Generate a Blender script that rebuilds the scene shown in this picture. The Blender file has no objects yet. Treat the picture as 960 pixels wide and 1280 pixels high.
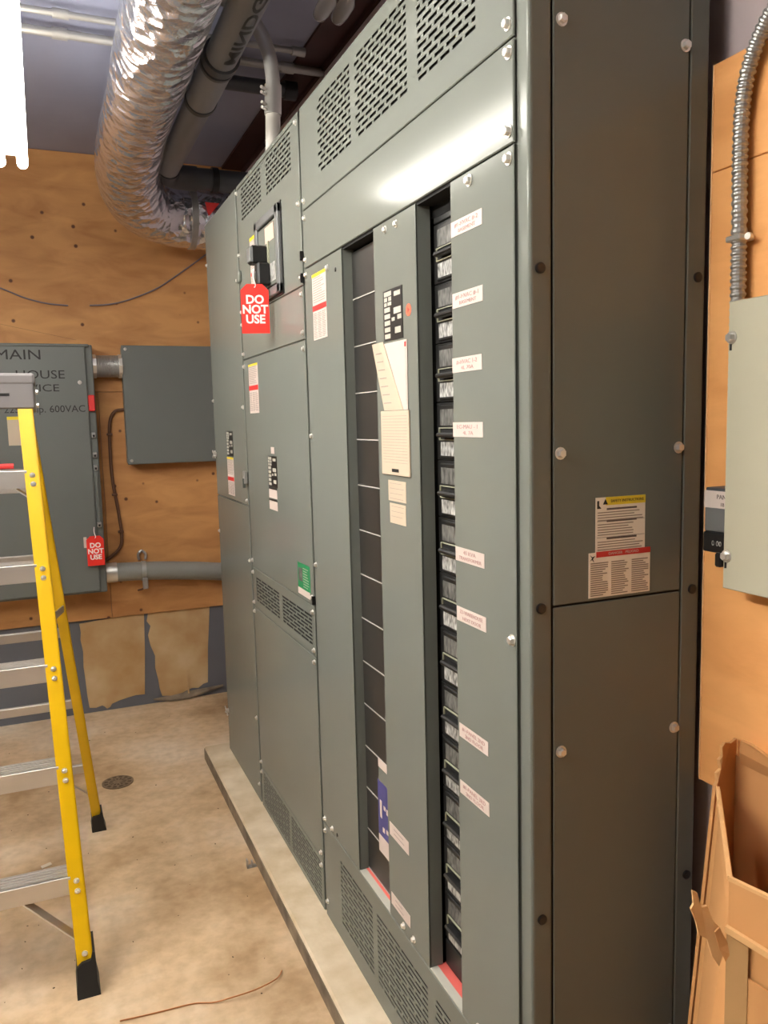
import bpy, bmesh, math, random
from mathutils import Vector, Matrix
V = Vector
random.seed(7)
sc = bpy.context.scene
COL = sc.collection

# ------------------------------------------------------------------ camera, world, exposure
def _cam():
    yaw, pitch, roll, fpx = math.radians(22.7378), math.radians(-6.5237), math.radians(-1.4151), 1006.1
    f = Vector((math.sin(yaw)*math.cos(pitch), math.cos(yaw)*math.cos(pitch), math.sin(pitch)))
    r = Vector((math.cos(yaw), -math.sin(yaw), 0)); u = r.cross(f)
    r2 = r*math.cos(roll)+u*math.sin(roll); u2 = u*math.cos(roll)-r*math.sin(roll)
    cd = bpy.data.cameras.new('camera'); co = bpy.data.objects.new('camera', cd); COL.objects.link(co)
    cd.sensor_fit = 'VERTICAL'; cd.sensor_height = 24; cd.lens = 24*fpx/1280; cd.clip_start = .02
    m = Matrix.Identity(4)
    for i, v in enumerate((r2, u2, -f)):
        m[0][i], m[1][i], m[2][i] = v
    m.translation = (0, 0, 1.54); co.matrix_world = m
    sc.camera = co
_cam()
w = bpy.data.worlds.new('world'); sc.world = w; w.use_nodes = True
w.node_tree.nodes['Background'].inputs[0].default_value = (.95, .93, .9, 1)
w.node_tree.nodes['Background'].inputs[1].default_value = .05
sc.view_settings.view_transform = 'Standard'; sc.view_settings.look = 'None'
sc.view_settings.gamma = 1; sc.view_settings.use_curve_mapping = False
sc.view_settings.exposure = 2.1
TUBE = 14.0                      # radiance of the fluorescent tubes
TUBE_COL = (1, .95, .86)

# ------------------------------------------------------------------ materials
def lin(c):
    return tuple((v/255/12.92 if v/255 <= .04045 else ((v/255+.055)/1.055)**2.4) for v in c)+(1,)
MATS = {}
def mat(name, rgb, rough=.5, metal=0, var=0, vscale=8, bump=0, bscale=60, rgb2=None, stretch=(1,1,1), spec=.5, emit=0, detail=4, alpha=1, trans=0, coat=0, rvar=0):
    m = bpy.data.materials.new(name); m.use_nodes = True; N = m.node_tree.nodes; L = m.node_tree.links
    b = N['Principled BSDF']; b.inputs['Base Color'].default_value = lin(rgb); b.inputs['Roughness'].default_value = rough
    b.inputs['Metallic'].default_value = metal; b.inputs['Specular IOR Level'].default_value = spec
    if emit: b.inputs['Emission Color'].default_value = (*TUBE_COL, 1); b.inputs['Emission Strength'].default_value = emit
    if trans: b.inputs['Transmission Weight'].default_value = trans
    if coat: b.inputs['Coat Weight'].default_value = coat; b.inputs['Coat Roughness'].default_value = .25
    if var or bump or rvar:
        g = N.new('ShaderNodeNewGeometry'); mp = N.new('ShaderNodeMapping'); mp.inputs['Scale'].default_value = stretch
        L.new(g.outputs['Position'], mp.inputs[0])
    if var:
        n = N.new('ShaderNodeTexNoise'); n.inputs['Scale'].default_value = vscale; n.inputs['Detail'].default_value = detail
        L.new(mp.outputs[0], n.inputs['Vector'])
        cr = N.new('ShaderNodeValToRGB'); cr.color_ramp.elements[0].position = .5-.22; cr.color_ramp.elements[1].position = .5+.22
        c1 = lin(rgb); c2 = lin(rgb2) if rgb2 else tuple(v*(1-var) for v in c1[:3])+(1,)
        cr.color_ramp.elements[0].color = c2; cr.color_ramp.elements[1].color = c1
        L.new(n.outputs[0], cr.inputs[0]); L.new(cr.outputs[0], b.inputs['Base Color'])
    if rvar:
        n3 = N.new('ShaderNodeTexNoise'); n3.inputs['Scale'].default_value = 5; n3.inputs['Detail'].default_value = 5
        L.new(mp.outputs[0], n3.inputs['Vector']); mr = N.new('ShaderNodeMapRange')
        mr.inputs['To Min'].default_value = rough-rvar; mr.inputs['To Max'].default_value = rough+rvar
        L.new(n3.outputs[0], mr.inputs[0]); L.new(mr.outputs[0], b.inputs['Roughness'])
    if bump:
        n2 = N.new('ShaderNodeTexNoise'); n2.inputs['Scale'].default_value = bscale; n2.inputs['Detail'].default_value = 3
        L.new(mp.outputs[0], n2.inputs['Vector']); bp = N.new('ShaderNodeBump'); bp.inputs['Strength'].default_value = bump
        bp.inputs['Distance'].default_value = .01
        L.new(n2.outputs[0], bp.inputs['Height']); L.new(bp.outputs[0], b.inputs['Normal'])
    MATS[name] = m
    return m

mat('paint', (118, 122, 115), .14, var=.06, vscale=1.6, bump=.006, bscale=6, rvar=.02, spec=.10)
mat('paint_dark', (86, 90, 85), .45, var=.1, vscale=4)
mat('box_paint', (104, 108, 104), .42, var=.06, vscale=3)
mat('box_beige', (186, 182, 160), .42, var=.05, vscale=3)
mat('inside_shade', (16, 16, 16), .8)  # near-black that stands in for shade inside recesses
mat('black', (22, 22, 22), .45)
mat('breaker', (30, 30, 30), .4, var=.2, vscale=30)
mat('filler', (50, 49, 47), .38, var=.25, vscale=9, stretch=(1, 1, .35))
mat('filler_highlight', (185, 183, 176), .5)  # pale tone of the painted seam highlights
mat('label_grey', (120, 120, 116), .5, var=.75, vscale=160, detail=1, stretch=(1, 1, .35))
mat('label_light', (200, 200, 196), .5, var=.85, vscale=170, detail=1, stretch=(1, 1, .45))
mat('window_frame', (150, 150, 128), .5)
mat('zinc', (225, 222, 216), .3, metal=.7)
mat('steel', (178, 177, 174), .35, metal=.65, var=.15, vscale=30)
mat('white', (204, 190, 182), .6)
mat('sticker', (244, 236, 226), .55)
mat('paper', (198, 182, 160), .75, var=.06, vscale=14)
mat('ink', (95, 85, 82), .7)
mat('ink_black', (30, 28, 27), .6)
mat('ink_grey', (150, 138, 130), .7)
mat('ink_red', (176, 138, 134), .7)
mat('yellow_print', (228, 205, 40), .5)
mat('red_print', (205, 45, 42), .5)
mat('red_tag', (240, 48, 36), .45)
mat('tag_white', (250, 235, 230), .5)
mat('pink', (205, 170, 155), .6)
mat('green', (20, 135, 82), .5)
mat('blue', (70, 70, 130), .5)
mat('orange', (225, 110, 80), .5)
mat('ledge', (186, 184, 172), .5)
mat('red_strip', (225, 105, 95), .5)
mat('bezel', (104, 106, 106), .4)
mat('ladder_yellow', (230, 184, 2), .38, var=.08, vscale=6, stretch=(1, 1, 3), bump=.03, bscale=120)
mat('aluminium', (214, 210, 206), .42, metal=.85, var=.12, vscale=14, stretch=(.3, 1, 1))
mat('rubber', (24, 23, 22), .6)
mat('cap_grey', (120, 116, 116), .5)
mat('pvc', (138, 138, 132), .45, var=.08, vscale=6)
mat('pipe_grey', (126, 129, 136), .5, var=.1, vscale=5)
mat('coupling', (66, 68, 72), .45)
mat('emt', (176, 174, 170), .4, metal=.6)
mat('emt_white', (196, 192, 184), .45)
mat('cable_brown', (96, 62, 40), .6)
mat('wire_blue', (120, 112, 120), .5)
mat('copper', (230, 160, 110), .35, metal=.7)
mat('ceiling', (150, 154, 176), .7, var=.12, vscale=3)
mat('wall_paint', (104, 106, 112), .5, var=.10, vscale=4, bump=.08, bscale=30)
mat('wall_dark', (64, 62, 62), .6, var=.1, vscale=3)
mat('wall_lilac', (212, 197, 199), .6, var=.05, vscale=3)
mat('red_oxide', (70, 34, 32), .6, var=.3, vscale=9)
mat('white_enamel', (235, 235, 232), .4)
mat('tube', (255, 255, 255), .4, emit=TUBE*1.55)
mat('tube_low', (255, 255, 255), .4, emit=TUBE*.62)  # emission lowered to weaken this lamp's reflection in the front panels
mat('tube_fill', (255, 255, 255), .4, emit=TUBE*.5)
mat('lens', (215, 215, 215), .2, trans=.6)
mat('copper_end', (220, 140, 90), .35, metal=1)
mat('pencil', (120, 84, 56), .8)
mat('drain', (140, 120, 96), .6, metal=.3, var=.4, vscale=60)
mat('chip', (215, 205, 190), .8)
mat('debris', (90, 72, 52), .8)

def foil():
    m = mat('foil', (224, 227, 236), .22, metal=.95); N = m.node_tree.nodes; L = m.node_tree.links; b = N['Principled BSDF']
    g = N.new('ShaderNodeTexCoord'); v = N.new('ShaderNodeTexVoronoi'); v.inputs['Scale'].default_value = 19
    n = N.new('ShaderNodeTexNoise'); n.inputs['Scale'].default_value = 12; n.inputs['Detail'].default_value = 5; n.inputs['Distortion'].default_value = .8
    mx = N.new('ShaderNodeMath'); mx.operation = 'ADD'
    L.new(g.outputs['Object'], v.inputs['Vector']); L.new(g.outputs['Object'], n.inputs['Vector'])
    L.new(v.outputs['Distance'], mx.inputs[0]); L.new(n.outputs[0], mx.inputs[1])
    bp = N.new('ShaderNodeBump'); bp.inputs['Strength'].default_value = .6; bp.inputs['Distance'].default_value = .025
    L.new(mx.outputs[0], bp.inputs['Height']); L.new(bp.outputs[0], b.inputs['Normal'])
foil()

def plywood(name, c1, c2, c3, stretch, knots):
    m = mat(name, c1, .62); N = m.node_tree.nodes; L = m.node_tree.links; b = N['Principled BSDF']
    g = N.new('ShaderNodeNewGeometry'); mp = N.new('ShaderNodeMapping'); mp.inputs['Scale'].default_value = stretch
    L.new(g.outputs['Position'], mp.inputs[0])
    n = N.new('ShaderNodeTexNoise'); n.inputs['Scale'].default_value = 3.2; n.inputs['Detail'].default_value = 6; n.inputs['Distortion'].default_value = .6
    L.new(mp.outputs[0], n.inputs['Vector'])
    cr = N.new('ShaderNodeValToRGB'); cr.color_ramp.elements[0].position = .33; cr.color_ramp.elements[1].position = .66
    cr.color_ramp.elements[0].color = lin(c2); cr.color_ramp.elements[1].color = lin(c1)
    L.new(n.outputs[0], cr.inputs[0])
    v = N.new('ShaderNodeTexVoronoi'); v.inputs['Scale'].default_value = knots; v.inputs['Randomness'].default_value = 1
    L.new(g.outputs['Position'], v.inputs['Vector'])
    k = N.new('ShaderNodeValToRGB'); k.color_ramp.elements[0].position = .055; k.color_ramp.elements[1].position = .10
    k.color_ramp.elements[0].color = (1, 1, 1, 1); k.color_ramp.elements[1].color = (0, 0, 0, 1)
    L.new(v.outputs['Distance'], k.inputs[0])
    mx = N.new('ShaderNodeMix'); mx.data_type = 'RGBA'; mx.inputs['B'].default_value = lin(c3)
    L.new(k.outputs[0], mx.inputs['Factor']); L.new(cr.outputs[0], mx.inputs['A']); L.new(mx.outputs['Result'], b.inputs['Base Color'])
    fine = N.new('ShaderNodeTexNoise'); fine.inputs['Scale'].default_value = 40; L.new(mp.outputs[0], fine.inputs['Vector'])
    bp = N.new('ShaderNodeBump'); bp.inputs['Strength'].default_value = .08; bp.inputs['Distance'].default_value = .005
    L.new(fine.outputs[0], bp.inputs['Height']); L.new(bp.outputs[0], b.inputs['Normal'])
plywood('ply_back', (204, 150, 92), (174, 120, 68), (92, 52, 28), (1.2, 1, 3.5), 8.5)
plywood('ply_right', (250, 184, 114), (232, 162, 94), (150, 96, 50), (1, 1.2, 4), 3.1)
mat('ply_edge', (236, 190, 140), .7)

def concrete():
    m = mat('floor', (172, 148, 118), .42); N = m.node_tree.nodes; L = m.node_tree.links; b = N['Principled BSDF']
    g = N.new('ShaderNodeNewGeometry')
    n = N.new('ShaderNodeTexNoise'); n.inputs['Scale'].default_value = 1.5; n.inputs['Detail'].default_value = 7; n.inputs['Roughness'].default_value = .62
    L.new(g.outputs['Position'], n.inputs['Vector'])
    cr = N.new('ShaderNodeValToRGB'); e = cr.color_ramp.elements; e[0].position = .34; e[1].position = .68
    e[0].color = lin((164, 132, 94)); e[1].color = lin((226, 208, 184)); x = e.new(.5); x.color = lin((208, 180, 145))
    L.new(n.outputs[0], cr.inputs[0])
    n2 = N.new('ShaderNodeTexNoise'); n2.inputs['Scale'].default_value = 26; n2.inputs['Detail'].default_value = 5
    L.new(g.outputs['Position'], n2.inputs['Vector'])
    c2 = N.new('ShaderNodeValToRGB'); c2.color_ramp.elements[0].position = .3; c2.color_ramp.elements[1].position = .6
    c2.color_ramp.elements[0].color = (.78, .76, .72, 1); c2.color_ramp.elements[1].color = (1, 1, 1, 1); L.new(n2.outputs[0], c2.inputs[0])
    mx = N.new('ShaderNodeMix'); mx.data_type = 'RGBA'; mx.blend_type = 'MULTIPLY'; mx.inputs['Factor'].default_value = .8
    L.new(cr.outputs[0], mx.inputs['A']); L.new(c2.outputs[0], mx.inputs['B']); L.new(mx.outputs['Result'], b.inputs['Base Color'])
    mr = N.new('ShaderNodeMapRange'); mr.inputs['To Min'].default_value = .3; mr.inputs['To Max'].default_value = .6
    L.new(n.outputs[0], mr.inputs[0]); L.new(mr.outputs[0], b.inputs['Roughness'])
    bp = N.new('ShaderNodeBump'); bp.inputs['Strength'].default_value = .12; bp.inputs['Distance'].default_value = .004
    L.new(n2.outputs[0], bp.inputs['Height']); L.new(bp.outputs[0], b.inputs['Normal'])
concrete()
mat('pad', (222, 206, 180), .7, var=.3, vscale=9, rgb2=(190, 168, 134), bump=.15, bscale=40)
mat('pad_face', (150, 134, 112), .8, var=.5, vscale=12, rgb2=(96, 84, 70), bump=.3, bscale=30)
mat('bare', (206, 180, 138), .75, var=.3, vscale=5, rgb2=(176, 136, 84), bump=.1, bscale=30)
mat('cardboard', (212, 156, 98), .78, var=.12, vscale=5, stretch=(1, 1, .4))
mat('cardboard_edge', (226, 180, 124), .8)
mat('tape', (186, 146, 96), .35, var=.06, vscale=5)

# ------------------------------------------------------------------ mesh helpers (all vertices given in world metres)
def wloc(o):
    v = Vector((0, 0, 0))
    while o is not None:
        v += o.location; o = o.parent
    return v
class MB:
    def __init__(s): s.bm = bmesh.new()
    def box(s, x0, x1, y0, y1, z0, z1, bev=0, seg=1, M=None):
        r = bmesh.ops.create_cube(s.bm, size=1)
        vs = r['verts']
        for v in vs:
            v.co = Vector(((x0+x1)/2+v.co.x*(x1-x0), (y0+y1)/2+v.co.y*(y1-y0), (z0+z1)/2+v.co.z*(z1-z0)))
            if M: v.co = M @ v.co
        if bev:
            es = {e for v in vs for e in v.link_edges}
            bmesh.ops.bevel(s.bm, geom=list(es), offset=bev, segments=seg, affect='EDGES', profile=.5)
        return s
    def poly(s, pts):
        vs = [s.bm.verts.new(p) for p in pts]
        return s.bm.faces.new(vs)
    def prism(s, pts, d):
        d = Vector(d); a = [s.bm.verts.new(p) for p in pts]; b = [s.bm.verts.new(Vector(p)+d) for p in pts]
        n = len(pts); s.bm.faces.new(a); s.bm.faces.new(b[::-1])
        for i in range(n): s.bm.faces.new((a[i], b[i], b[(i+1) % n], a[(i+1) % n]))
        return s
    def tube(s, pts, r, seg=12, cap=True, rf=None):
        pts = [Vector(p) for p in pts]; n = len(pts); rings = []
        t0 = (pts[1]-pts[0]).normalized(); up = Vector((0, 0, 1)) if abs(t0.z) < .9 else Vector((1, 0, 0))
        u = t0.cross(up).normalized()
        for i, p in enumerate(pts):
            t = (pts[min(i+1, n-1)]-pts[max(i-1, 0)]).normalized()
            u = (u-t*u.dot(t)).normalized(); v = t.cross(u)
            rr = r[i] if isinstance(r, (list, tuple)) else r
            ring = []
            for k in range(seg):
                a = 2*math.pi*k/seg; q = rr*(rf(i, a) if rf else 1)
                ring.append(s.bm.verts.new(p+(u*math.cos(a)+v*math.sin(a))*q))
            rings.append(ring)
        for i in range(n-1):
            for k in range(seg):
                s.bm.faces.new((rings[i][k], rings[i][(k+1) % seg], rings[i+1][(k+1) % seg], rings[i+1][k]))
        if cap:
            s.bm.faces.new(rings[0][::-1]); s.bm.faces.new(rings[-1])
        return s
    def bar(s, a, b, wx, wy, side=(1, 0, 0), bev=0):
        a, b = Vector(a), Vector(b); t = (b-a).normalized(); sx = Vector(side); sx = (sx-t*sx.dot(t)).normalized(); sy = t.cross(sx)
        M = Matrix.Identity(4)
        for i, v in enumerate((sx, sy, t)):
            M[0][i], M[1][i], M[2][i] = v
        M.translation = (a+b)/2
        return s.box(-wx/2, wx/2, -wy/2, wy/2, -(b-a).length/2, (b-a).length/2, bev, M=M)
    def build(s, name, m, parent=None, smooth=False, data_only=False, loc=None):
        bmesh.ops.recalc_face_normals(s.bm, faces=s.bm.faces)
        off = wloc(parent) if loc is None else Vector(loc)
        for v in s.bm.verts: v.co -= off
        me = bpy.data.meshes.new(name); s.bm.to_mesh(me); s.bm.free()
        for x in (m if isinstance(m, (list, tuple)) else [m]): me.materials.append(MATS[x])
        if smooth:
            for p in me.polygons: p.use_smooth = True
            me.set_sharp_from_angle(angle=math.radians(40))
        if data_only: return me
        o = bpy.data.objects.new(name, me); COL.objects.link(o)
        if parent: o.parent = parent
        return o
def tag(o, label, cat=None, group=None, kind=None):
    o['label'] = label
    if cat: o['category'] = cat
    if group: o['group'] = group
    if kind: o['kind'] = kind
    return o
def thing(name, label, cat, loc=(0, 0, 0), group=None):
    o = bpy.data.objects.new(name, None); o.empty_display_size = .1; COL.objects.link(o); o.location = loc
    return tag(o, label, cat, group)
def bx(name, m, parent, x0, x1, y0, y1, z0, z1, bev=0, seg=1):
    return MB().box(x0, x1, y0, y1, z0, z1, bev, seg).build(name, m, parent)
def smooth_path(P, n=8):
    P = [Vector(p) for p in P]; out = []
    for i in range(len(P)-1):
        p0, p1, p2, p3 = P[max(i-1, 0)], P[i], P[i+1], P[min(i+2, len(P)-1)]
        for k in range(n):
            t = k/n
            out.append(.5*((2*p1)+(p2-p0)*t+(2*p0-5*p1+4*p2-p3)*t*t+(3*p1-p0-3*p2+p3)*t**3))
    return out+[P[-1]]

# bolts: shared meshes, head pointing along -X (front) or -Y (side / back wall)
def _bolt_mesh(name, r, m='zinc', hexa=True):
    b = MB(); b.tube([(0, 0, -.001), (0, 0, .0015)], r*1.35, 14); n = 6 if hexa else 12
    b.tube([(0, 0, .001), (0, 0, r*.9), (0, 0, r*1.15)], [r, r, r*.75], n)
    return b.build(name, m, data_only=True)
BOLT = {s: _bolt_mesh('bolt', s) for s in (.006, .0075)}
PLUG = None
def _plug():
    b = MB(); b.tube([(0, 0, -.001), (0, 0, .003), (0, 0, .004)], [.0085, .0085, .006], 18); return b.build('plug', 'black', data_only=True, )
PLUG = _plug()
ROTF = Matrix(((0, 0, -1), (-1, 0, 0), (0, 1, 0))).to_euler()     # local z -> -X
ROTS = Matrix(((1, 0, 0), (0, 0, -1), (0, 1, 0))).to_euler()      # local z -> -Y
def place(name, me, parent, loc, face):
    o = bpy.data.objects.new(name, me); COL.objects.link(o); o.parent = parent
    o.location = Vector(loc)-wloc(parent); o.rotation_euler = ROTF if face == 'F' else ROTS
    return o
def bolt(parent, loc, face='F', s=.006): return place('bolt', BOLT[s], parent, loc, face)

# faces: 'F' looks to -X (u runs to -Y), 'S' looks to -Y (u runs to +X)
def pt(face, plane, u, z): return Vector((plane, u, z)) if face == 'F' else Vector((u, plane, z))
def plate(name, m, parent, face, plane, u0, u1, z0, z1, t=.0008, bev=0):
    if face == 'F': return bx(name, m, parent, plane-t, plane, min(u0, u1), max(u0, u1), z0, z1, bev)
    return bx(name, m, parent, min(u0, u1), max(u0, u1), plane-t, plane, z0, z1, bev)
def text(name, s, m, parent, face, plane, u, z, size, width=None, rot=0, extr=.0002, align='CENTER', bold=0):
    cu = bpy.data.curves.new(name, 'FONT'); cu.body = s; cu.size = size; cu.align_x = align; cu.align_y = 'CENTER'; cu.extrude = extr; cu.resolution_u = 3; cu.offset = bold
    to = bpy.data.objects.new(name, cu); COL.objects.link(to)
    dg = bpy.context.evaluated_depsgraph_get(); me = bpy.data.meshes.new_from_object(to.evaluated_get(dg))
    bpy.data.objects.remove(to); bpy.data.curves.remove(cu)
    xs = [v.co.x for v in me.vertices]; wd = max(xs)-min(xs) if xs else 1
    sx = width/wd if width else 1
    ur = Vector((0, -1, 0)) if face == 'F' else Vector((1, 0, 0)); upv = Vector((0, 0, 1)); nr = ur.cross(upv)
    c, si = math.cos(rot), math.sin(rot); o0 = pt(face, plane, u, z)-wloc(parent)
    for v in me.vertices:
        x, y = v.co.x*sx, v.co.y; x, y = x*c-y*si, x*si+y*c
        v.co = o0+ur*x+upv*y+nr*v.co.z
    me.materials.clear(); me.materials.append(MATS[m])
    o = bpy.data.objects.new(name, me); COL.objects.link(o); o.parent = parent
    return o
def print_lines(name, m, parent, face, plane, u0, u1, z0, z1, pitch, th, cols=1, gap=.004, ragged=.35):
    b = MB(); sgn = 1 if u1 > u0 else -1; W = (abs(u1-u0)-gap*(cols-1))/cols
    for c in range(cols):
        a = u0+sgn*c*(W+gap); z = z1
        while z-th > z0:
            e = a+sgn*W*(1-ragged*random.random()**2)
            b.poly([pt(face, plane, a, z), pt(face, plane, e, z), pt(face, plane, e, z-th), pt(face, plane, a, z-th)])
            z -= pitch
    o = b.build(name, m, parent); o['kind'] = 'stuff'
    return o
def warning_label(parent, face, plane, u0, u1, z0, z1, zr):
    """yellow-headed instruction label over a red-banded danger label; returns the part"""
    W = abs(u1-u0); s = 1 if u1 > u0 else -1
    a = plate('warning_label', 'white', parent, face, plane, u0, u1, z0, z1)
    q = plane-.001
    plate('yellow_band', 'yellow_print', a, face, q, u0, u1, z1-.10*(z1-zr), z1, .0004)
    plate('red_band', 'red_print', a, face, q, u0, u1, zr-.014*W/.11, zr, .0004)
    print_lines('printed_text', 'ink_grey', a, face, q-.0002, u0+s*W*.06, u1-s*W*.06, zr+.006, z1-.13*(z1-zr), .0062, .0022)
    print_lines('printed_text', 'ink_grey', a, face, q-.0002, u0+s*W*.05, u1-s*W*.05, z0+.004, zr-.02*W/.11, .0045, .0022, 3)
    return a
def rating_plate(parent, face, plane, u0, u1, z0, z1):
    a = plate('rating_plate', 'black', parent, face, plane, u0, u1, z0, z1, .001); W = abs(u1-u0); H = z1-z0; s = 1 if u1 > u0 else -1
    cells = [(.06, .44, .88, .97), (.06, .22, .78, .86), (.28, .44, .78, .86), (.06, .2, .69, .76), (.24, .44, .69, .76), (.06, .36, .57, .66),
             (.06, .36, .44, .53), (.06, .36, .31, .40), (.06, .36, .18, .27), (.06, .36, .05, .14), (.58, .9, .84, .93), (.55, .92, .5, .62), (.44, .6, .37, .44), (.74, .94, .38, .47), (.6, .9, .12, .24)]
    b = MB()
    for c0, c1, h0, h1 in cells:
        ua, ub = u0+s*W*c0, u0+s*W*c1; q = plane-.0012
        b.poly([pt(face, q, ua, z0+H*h0), pt(face, q, ub, z0+H*h0), pt(face, q, ub, z0+H*h1), pt(face, q, ua, z0+H*h1)])
    b.build('printed_fields', 'ledge', a)
    return a

def slots(y0, y1, z0, z1, L=.035, g=.0105, h=.0068, pz=.0139):
    """staggered rows of horizontal vent slots inside a rectangle"""
    out = []; rows = int((z1-z0)/pz); p = L+g
    for r in range(rows):
        z = z1-h-r*pz; off = 0 if r % 2 == 0 else p/2; y = y0+off
        while y < y1-.008:
            e = min(y+L, y1)
            if e-y > .008: out.append((y, e, z, z+h))
            y += p
        if off > .012: out.append((y0, y0+off-g, z, z+h))
    return out
def panel(name, parent, y0, y1, z0, z1, cut=(), x=.695, t=.004, c=.0018, m='paint', ret=None):
    """sheet metal panel facing -X with chamfered rim and real slots"""
    b = MB(); bm = b.bm
    yi0, yi1, zi0, zi1 = y0+c, y1-c, z0+c, z1-c
    zs = sorted({zi0, zi1, *[round(s[2], 5) for s in cut], *[round(s[3], 5) for s in cut]})
    for k in range(len(zs)-1):
        za, zb = zs[k], zs[k+1]; zm = (za+zb)/2
        holes = sorted((s[0], s[1]) for s in cut if s[2] < zm < s[3]); cur = yi0
        for h0, h1 in holes+[(yi1, yi1)]:
            if h0-cur > 1e-5: b.poly([(x, cur, za), (x, h0, za), (x, h0, zb), (x, cur, zb)])
            cur = h1
    d = x+t
    for s in cut:
        ya, yb, za, zb = s
        for p, q in (((ya, za), (yb, za)), ((yb, za), (yb, zb)), ((yb, zb), (ya, zb)), ((ya, zb), (ya, za))):
            b.poly([(x, *p), (x, *q), (x+.0014, *q), (x+.0014, *p)])
    o4 = [(y0, z0), (y1, z0), (y1, z1), (y0, z1)]; i4 = [(yi0, zi0), (yi1, zi0), (yi1, zi1), (yi0, zi1)]
    for k in range(4):
        a, e = k, (k+1) % 4
        b.poly([(x, *i4[a]), (x, *i4[e]), (x+c, *o4[e]), (x+c, *o4[a])])
        b.poly([(x+c, *o4[a]), (x+c, *o4[e]), (d, *o4[e]), (d, *o4[a])])
    if cut:
        bx('vent_shade_sheet', 'inside_shade', parent, x+.0045, x+.0055, min(q[0] for q in cut)-.006, max(q[1] for q in cut)+.006, min(q[2] for q in cut)-.004, max(q[3] for q in cut)+.004)  # black sheet added behind the slots in place of shade
    if ret:
        for yy in ret[0]: b.box(x+.001, ret[1], yy, yy+.0025, z0+.0005, z1-.0005)
    return b.build(name, m, parent)

# ------------------------------------------------------------------ the room
CEIL, YB, XR, XL, YN = 2.92, 4.52, 1.103, -2.3, -2.2
fl = MB().box(XL-.1, XR+.1, YN-.1, YB+.1, -.1, 0).build('floor', 'floor'); tag(fl, 'worn tan concrete floor with dusty stains', 'floor', kind='structure')
ce = MB().box(XL-.1, XR+.1, YN-.1, YB+.1, CEIL, CEIL+.1).build('ceiling', 'ceiling'); tag(ce, 'dim blue-grey ceiling deck above the ducts', 'ceiling', kind='structure')
wb = MB().box(XL-.1, XR+.1, YB, YB+.1, 0, CEIL).build('wall_back', 'wall_paint'); tag(wb, 'grey painted far wall carrying plywood sheets', 'wall', kind='structure')
wr = MB().box(XR, XR+.1, YN-.1, YB, 0, CEIL).build('wall_right', 'wall_lilac'); tag(wr, 'lilac-grey wall behind the switchboard', 'wall', kind='structure')
wl = MB().box(XL-.1, XL, YN-.1, YB, 0, CEIL).build('wall_left', 'wall_dark'); tag(wl, 'dark grey wall on the ladder side', 'wall', kind='structure')
wn = MB().box(XL, XR, YN-.1, YN, 0, CEIL).build('wall_front', 'wall_dark'); tag(wn, 'dark grey wall behind the camera', 'wall', kind='structure')
# plywood on the far wall
for (x0, x1, z0, z1) in ((-2.2, .279, .515, 1.7205), (.281, 1.10, .515, 1.7205), (-2.2, 1.10, 1.7225, 2.918)):
    MB().box(x0, x1, YB-.016, YB, z0, z1, .001).build('plywood_sheet', 'ply_back', wb)
for (z0, z1) in ((.879, 1.9335), (1.9355, 2.105)):
    p = MB().box(1.055, 1.073, -1.9, 1.069, z0, z1, .001).build('plywood_sheet', 'ply_right', wr)
MB().box(1.0548, 1.073, 1.069, 1.0715, .879, 2.105).build('plywood_edge', 'ply_edge', wr)
for yy in (.99, .45, -.15, -.75, -1.4): MB().box(1.073, XR, yy, yy+.04, .89, 2.09).build('furring_strip', 'ply_edge', wr)
P1 = [(.112, .497), (.292, .511), (.447, .5145), (.44, .3), (.426, .059), (.38, .062), (.336, .055), (.29, .046), (.251, .033), (.24, .016), (.224, .010), (.212, .024), (.201, .032), (.168, .024), (.135, .029), (.128, .1), (.124, .187), (.119, .26), (.122, .342), (.113, .41), (.117, .45)]
P2 = [(.468, .512), (.806, .5145), (.797, .4), (.785, .275), (.78, .16), (.775, .075), (.75, .07), (.72, .05), (.684, .055), (.63, .036), (.61, .02), (.593, .009), (.56, .03), (.519, .035), (.508, .08), (.503, .13), (.49, .2), (.493, .269), (.472, .33), (.462, .39), (.478, .44), (.459, .47)]
for P in (P1, P2):
    MB().prism([(x, YB-.0025, z) for x, z in P], (0, .0025, 0)).build('bare_patch', 'bare', wb)
MB().prism([(.47, YB-.012, .03), (.56, YB-.02, .012), (.66, YB-.03, .014), (.86, YB-.012, .05), (.86, YB-.001, .05), (.66, YB-.001, .04), (.56, YB-.001, .03)], (0, 0, -.009)).build('loose_strip', 'pad_face', wb)
MB().box(.66, .668, YB-.012, YB-.003, .012, .16).build('splinter', 'bare', wb)
MB().bar((-.159, YB-.0165, 2.061), (.19, YB-.0165, 1.988), .001, .0025).build('pencil_line', 'pencil', wb)
# concrete pad under the switchboard
pd = MB(); pd.box(.593, XR, 1.05, 3.633, 0, .06, .006)
pd = pd.build('concrete_pad', 'pad'); tag(pd, 'low concrete housekeeping pad under the switchboard', 'pad', kind='structure')
bx('pad_front', 'pad_face', pd, .5905, .5945, 1.052, 3.63, .0005, .052, .001)  # front face of the pad, darker and more mottled than its top
# steel angle along the top of the wall behind the switchboard
be = MB().box(.985, XR, YN, YB, CEIL-.012, CEIL).box(XR-.012, XR, YN, YB, CEIL-.03, CEIL-.012).build('ceiling_beam', 'red_oxide')
tag(be, 'dark red steel angle along the ceiling edge above the switchboard', 'beam', kind='structure')

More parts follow.
